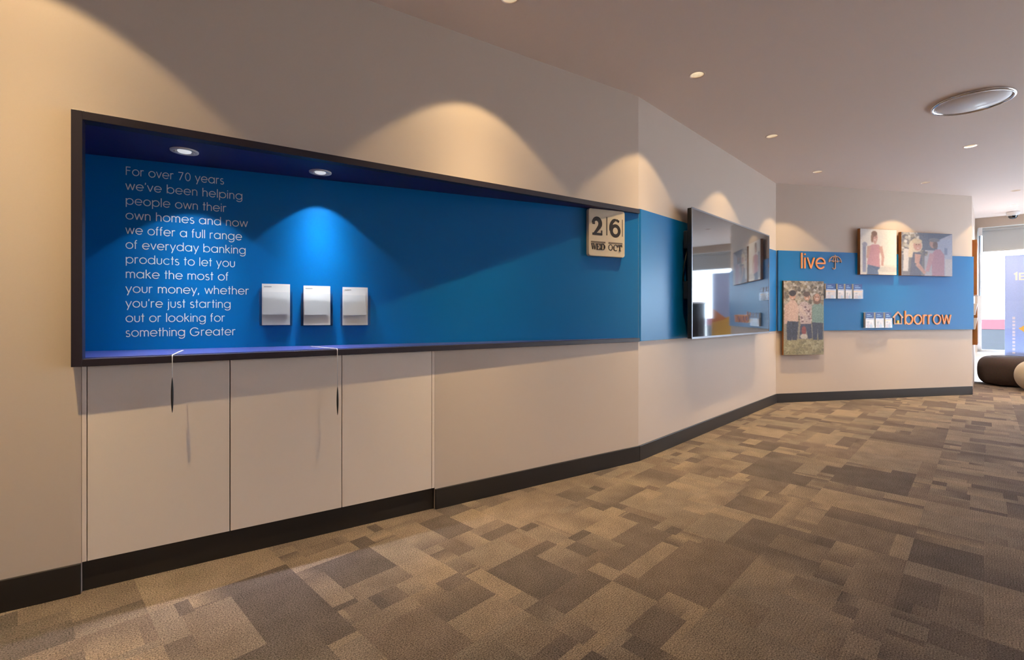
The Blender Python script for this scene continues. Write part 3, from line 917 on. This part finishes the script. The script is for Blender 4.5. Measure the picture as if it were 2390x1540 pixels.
mb = MB(); mb.ribbon([(0.0, 0.012), (0.0, 0.052)], 0.030, -0.0128, 0); mb.build('door', 'yellow', t)


# ------------------------------------------------------------------ brochure holders on the far wall
def img_broch(k):
    im = Img(20, 32, (196, 168, 156))
    im.rect(0, 1, .50, 1, (28, 78, 156)); im.rect(0, 1, .45, .53, (232, 168, 96) if k % 3 == 0 else (206, 180, 174))
    im.rect(.15, .8, .72, .77, (120, 166, 216)); im.rect(.15, .6, .84, .88, (170, 194, 226)); im.rect(.15, .5, .60, .64, (120, 166, 216))
    sk = [(186, 138, 118), (160, 108, 100), (140, 100, 92)][k % 3]
    im.ell(.34, .30, .13, .08, sk); im.ell(.34, .12, .22, .13, (150, 96, 104)); im.ell(.70, .28, .12, .08, sk); im.ell(.70, .1, .2, .13, (84, 98, 140)); im.ell(.34, .36, .14, .04, (70, 52, 46))
    return im.noise(.04)


def brochure_holder(o2, ang, x0, x1, z0, h, k, lab_h, lab_b, y0=0.0255):
    w = x1 - x0; d = 0.038
    t = thing('brochure_holder', lab_h, 'holder', wp(o2, ang, x0, -y0, z0), ang, 'clear brochure holders on the far wall')
    mb = MB(); mb.box(0, w, -0.0035, -0.0004, 0, h); mb.build('back_plate', 'acrylic', t)
    mb = MB(); mb.box(0, w, -d, -d + 0.003, 0, h * 0.62); mb.build('front_plate', 'acrylic', t)
    for a in (0, w - 0.003):
        mb = MB(); mb.box(a, a + 0.003, -d + 0.003, -0.004, 0.0, h * 0.62); mb.build('side_plate', 'acrylic', t)
    mb = MB(); mb.box(0.003, w - 0.003, -d + 0.003, -0.004, 0, 0.003); mb.build('base_plate', 'acrylic', t)
    p = wp(o2, ang, x0 + 0.0065, -y0 - 0.005, z0 + 0.0035)
    b = thing('brochure', lab_b, 'brochure', p, ang, 'blue brochures in wall holders')
    bw = w - 0.013
    mb = MB(); mb.box(0, bw, -0.022, 0, 0, h - 0.006); mb.build('pages', 'paper', b)
    mb = MB(); img_broch(k).mesh(mb, 0, bw, 0, h - 0.006, -0.0226); mb.build('cover', 'print', b)


U = [(0.669, 0.822), (0.846, 0.950), (0.962, 1.066), (1.084, 1.231)]
N1 = ['leftmost', 'second', 'third', 'rightmost']
for k, (a, b) in enumerate(U):
    brochure_holder(BC, ANG_C, a, b, 1.285, 0.190, k, N1[k] + ' clear brochure holder of the upper row beside the tall group canvas', N1[k] + ' blue-topped brochure of the upper row beside the tall group canvas')
Lw = [(1.268, 1.408), (1.424, 1.556), (1.574, 1.686)]
N2 = ['left', 'middle', 'right']
for k, (a, b) in enumerate(Lw):
    brochure_holder(BC, ANG_C, a, b, 0.915, 0.200, k + 1, N2[k] + ' clear brochure holder of the lower row beside the house emblem', N2[k] + ' blue-topped brochure of the lower row beside the house emblem')

# ------------------------------------------------------------------ pictures seen edge-on round the corner (return wall)
canvas(CD, ANG_D, 0.20, 0.95, 1.36, 2.125, 0.050, None, 'wood-edged canvas seen edge-on round the far corner, the upper one', gap=0.0006)
canvas(CD, ANG_D, 0.34, 0.95, 0.66, 1.20, 0.052, None, 'wood-edged canvas seen edge-on round the far corner, the lower one', gap=0.0006)
t = thing('leaflet_rack', 'white leaflet rack seen edge-on round the far corner between two canvases', 'rack', wp(CD, ANG_D, 0.16, -0.0006, 0.88), ANG_D)
mb = MB(); mb.box(0, 0.16, -0.004, 0, 0, 0.44); mb.build('back_plate', 'white_metal', t)
for zz in (0.0, 0.2):
    mb = MB(); mb.hexa([(0, -0.03, zz), (0.16, -0.03, zz), (0.16, -0.004, zz), (0, -0.004, zz), (0, -0.055, zz + .16), (0.16, -0.055, zz + .16), (0.16, -0.004, zz + .16), (0, -0.004, zz + .16)]); mb.build('pocket', 'white_metal', t, bevel=0.002)

# ------------------------------------------------------------------ round ceiling lamp
t = thing('ceiling_lamp', 'large round opal ceiling lamp with a chrome ring', 'ceiling lamp', (3.485, 3.665, CEIL))
mb = MB(); mb.lathe([(0.238, 0.0), (0.241, -0.008), (0.236, -0.017), (0.227, -0.020), (0.220, -0.016), (0.218, -0.004)], n=72, cap=False); mb.build('ring', 'chrome', t)
mb = MB(); mb.lathe([(0.217, -0.006), (0.208, -0.012), (0.17, -0.022), (0.12, -0.030), (0.06, -0.034), (0.0, -0.035)], n=72, cap=False); mb.build('diffuser', 'opal', t)

# dome camera
t = thing('dome_camera', 'small white dome security camera on the ceiling by the window', 'camera', (7.86, 7.59, CEIL))
mb = MB(); mb.lathe([(0.078, 0.0), (0.078, -0.02), (0.070, -0.055), (0.060, -0.06)], n=40); mb.build('housing', 'white_metal', t)
mb = MB(); mb.lathe([(0.056, -0.058), (0.052, -0.085), (0.034, -0.108), (0.0, -0.116)], n=40, cap=False); mb.build('dome', 'dome', t)
mb = MB(); mb.lathe([(0.060, -0.058), (0.062, -0.064), (0.056, -0.066)], n=40, cap=False); mb.build('trim', 'chrome', t)

# ------------------------------------------------------------------ window wall
WLEN = 8.2
SILL, HEAD = 0.44, 2.54
mb = MB()
mb.box(0, WLEN, 0, 0.14, 0, SILL)
mb.box(0, WLEN, -0.0, 0.14, HEAD, CEIL + 0.1)
mb.box(0.0, 0.03, 0, 0.14, SILL, HEAD); mb.box(7.4, WLEN, 0, 0.14, SILL, HEAD)
struct(mb.build('wall_window', 'wall', loc=(DW.x, DW.y, 0), rz=ANG_W))
win = struct(MB().box(0.03, 7.4, -0.02, 0.10, SILL, SILL + 0.02).build('window_1', 'window_white', loc=(DW.x, DW.y, 0), rz=ANG_W))
mb = MB()
for x in (0.03, 1.9, 3.7, 5.5, 7.35): mb.box(x, x + 0.05, 0.03, 0.10, SILL + 0.02, HEAD)
mb.box(0.03, 7.4, 0.03, 0.10, HEAD - 0.05, HEAD); mb.box(0.03, 7.4, 0.03, 0.10, SILL + 0.02, SILL + 0.06)
mb.build('window_frame', 'window_white', win)
mb = MB(); mb.box(0.05, 7.38, 0.060, 0.066, SILL + 0.04, HEAD - 0.03); mb.build('window_pane', 'glass', win)
bl = thing('roller_blind', 'pale grey roller blind half lowered at the top of the window', 'blind', wp(DW, ANG_W, 0.07, -0.03, 2.50), ANG_W)
mb = MB(); mb.box(0.02, 7.2, 0.000, 0.004, -0.365, 0.0); mb.build('fabric', 'blind', bl)
mb = MB(); mb.tube([(0.02, -0.02, 0.0), (7.2, -0.02, 0.0)], 0.026, 14); mb.build('roller', 'blind', bl)
mb = MB(); mb.box(-0.03, 0.02, -0.055, 0.02, -0.10, 0.035); mb.build('bracket', 'window_white', bl, bevel=0.004)
mb = MB(); mb.tube([(0.02, 0.002, -0.365), (7.2, 0.002, -0.365)], 0.009, 10); mb.build('bottom_bar', 'window_white', bl)
mb = MB(); mb.tube([(-0.012, -0.03, -0.08), (-0.012, -0.03, -1.1)], 0.011, 8); mb.build('pull_chain', 'alu', bl)


def img_banner():
    im = Img(80, 160, (180, 200, 249))
    im.rect(0, 1, .55, 1, (176, 197, 248)); im.rect(0, 1, 0, .28, (168, 190, 246))
    im.poly([(.18, .28), (.50, .40), (1.02, .30), (1.02, .10), (.50, .13)], (246, 192, 90)); im.poly([(.60, .36), (1.02, .52), (1.02, .30)], (236, 150, 90))
    # upright line of small characters
    for k in range(11): im.rect(.10, .135, .03 + k * .034, .052 + k * .034, (236, 230, 250))
    return im.noise(.01)


bn = thing('window_banner', 'tall blue and orange banner with white figures standing in the window', 'banner', wp(DW, ANG_W, 0.352, -0.05, 0.405), ANG_W)
BW, BH = 0.85, 1.64
mb = MB(); mb.box(0, BW, 0, 0.004, 0, BH); mb.build('sheet', 'white', bn)
mb = MB(); img_banner().mesh(mb, 0, BW, 0, BH, -0.0008); mb.build('print', 'print', bn)
mb = MB()
mb.ribbon([(0.105, 1.330), (0.130, 1.350), (0.130, 1.235)], 0.024, -0.0022, -0.0008); mb.build('figure', 'white', bn)
mb = MB(); mb.ribbon([(0.225, 1.342), (0.168, 1.342), (0.168, 1.244), (0.225, 1.244)], 0.022, -0.0022, -0.0008); mb.ribbon([(0.168, 1.293), (0.218, 1.293)], 0.020, -0.0026, -0.0008); mb.build('figure', 'white', bn)
mb = MB(); mb.box(-0.01, BW + 0.01, -0.04, 0.03, -0.405, 0.0)
mb.build('stand', 'alu', bn, bevel=0.004)

# ------------------------------------------------------------------ pouf ottomans
def pouf(x, y, r, h, m, label, a, e):
    t = thing('ottoman', label, 'ottoman', (x, y, 0), 0, 'round ottomans by the window')
    k = h / 2
    sg = lambda v: math.copysign(abs(v) ** (2.0 / e), v)
    prof = [(0.0, 0.0)] + [(r - a + a * sg(math.cos(R(q))), k + k * sg(math.sin(R(q)))) for q in np.linspace(-90, 90, 31)] + [(0, h + 0.006)]
    mb = MB(); mb.lathe(prof, n=56, cap=False); mb.build('body', m, t)
    mb = MB(); mb.lathe([(r - a * 0.92, h - 0.004), (r - a * 0.90, h + 0.003), (r - a * 0.96, h + 0.003)], n=56, cap=False); mb.build('piping', m, t)


pouf(7.66, 7.45, 0.36, 0.44, 'brown_fabric', 'dark brown round ottoman on the floor under the window', 0.17, 2.7)
pouf(7.48, 6.74, 0.34, 0.44, 'cream_fabric', 'cream round ottoman in front of the dark brown one', 0.20, 2.1)

# ------------------------------------------------------------------ service counter off to the right, mirrored in the television
t = thing('service_counter', 'tall dark blue-grey service counter mirrored at the lower left of the television screen', 'counter', (8.74, 6.78, 0), R(-44))
mb = MB(); mb.box(-0.32, 0.32, -0.2, 0.2, 0.0, 1.34); mb.build('body', 'dkblue', t, bevel=0.01)
mb = MB(); mb.box(-0.34, 0.34, -0.22, 0.22, 1.34, 1.38); mb.build('top', 'white_metal', t, bevel=0.006)

# ------------------------------------------------------------------ street outside the window
mb = MB(); mb.box(-16, 30, 0.2, 40, -0.14, -0.10)
struct(mb.build('ground_outside', 'pave', loc=(DW.x, DW.y, 0), rz=ANG_W))
t = thing('street_barrier', 'dark blue street barrier with a red top rail outside the window', 'barrier', wp(DW, ANG_W, -3.0, 4.0, -0.10), ANG_W)
mb = MB(); mb.box(2.05, 6.0, 0, 0.05, 0.25, 0.86); mb.build('panel', 'dkblue', t)
mb = MB(); mb.box(0.5, 6.0, -0.01, 0.06, 0.86, 1.08); mb.build('top_rail', 'red', t)
for x in (1.2, 3.6, 5.9):
    mb = MB(); mb.tube([(x, 0.08, 0.0), (x, 0.08, 1.05)], 0.025, 10); mb.build('post', 'window_white', t)
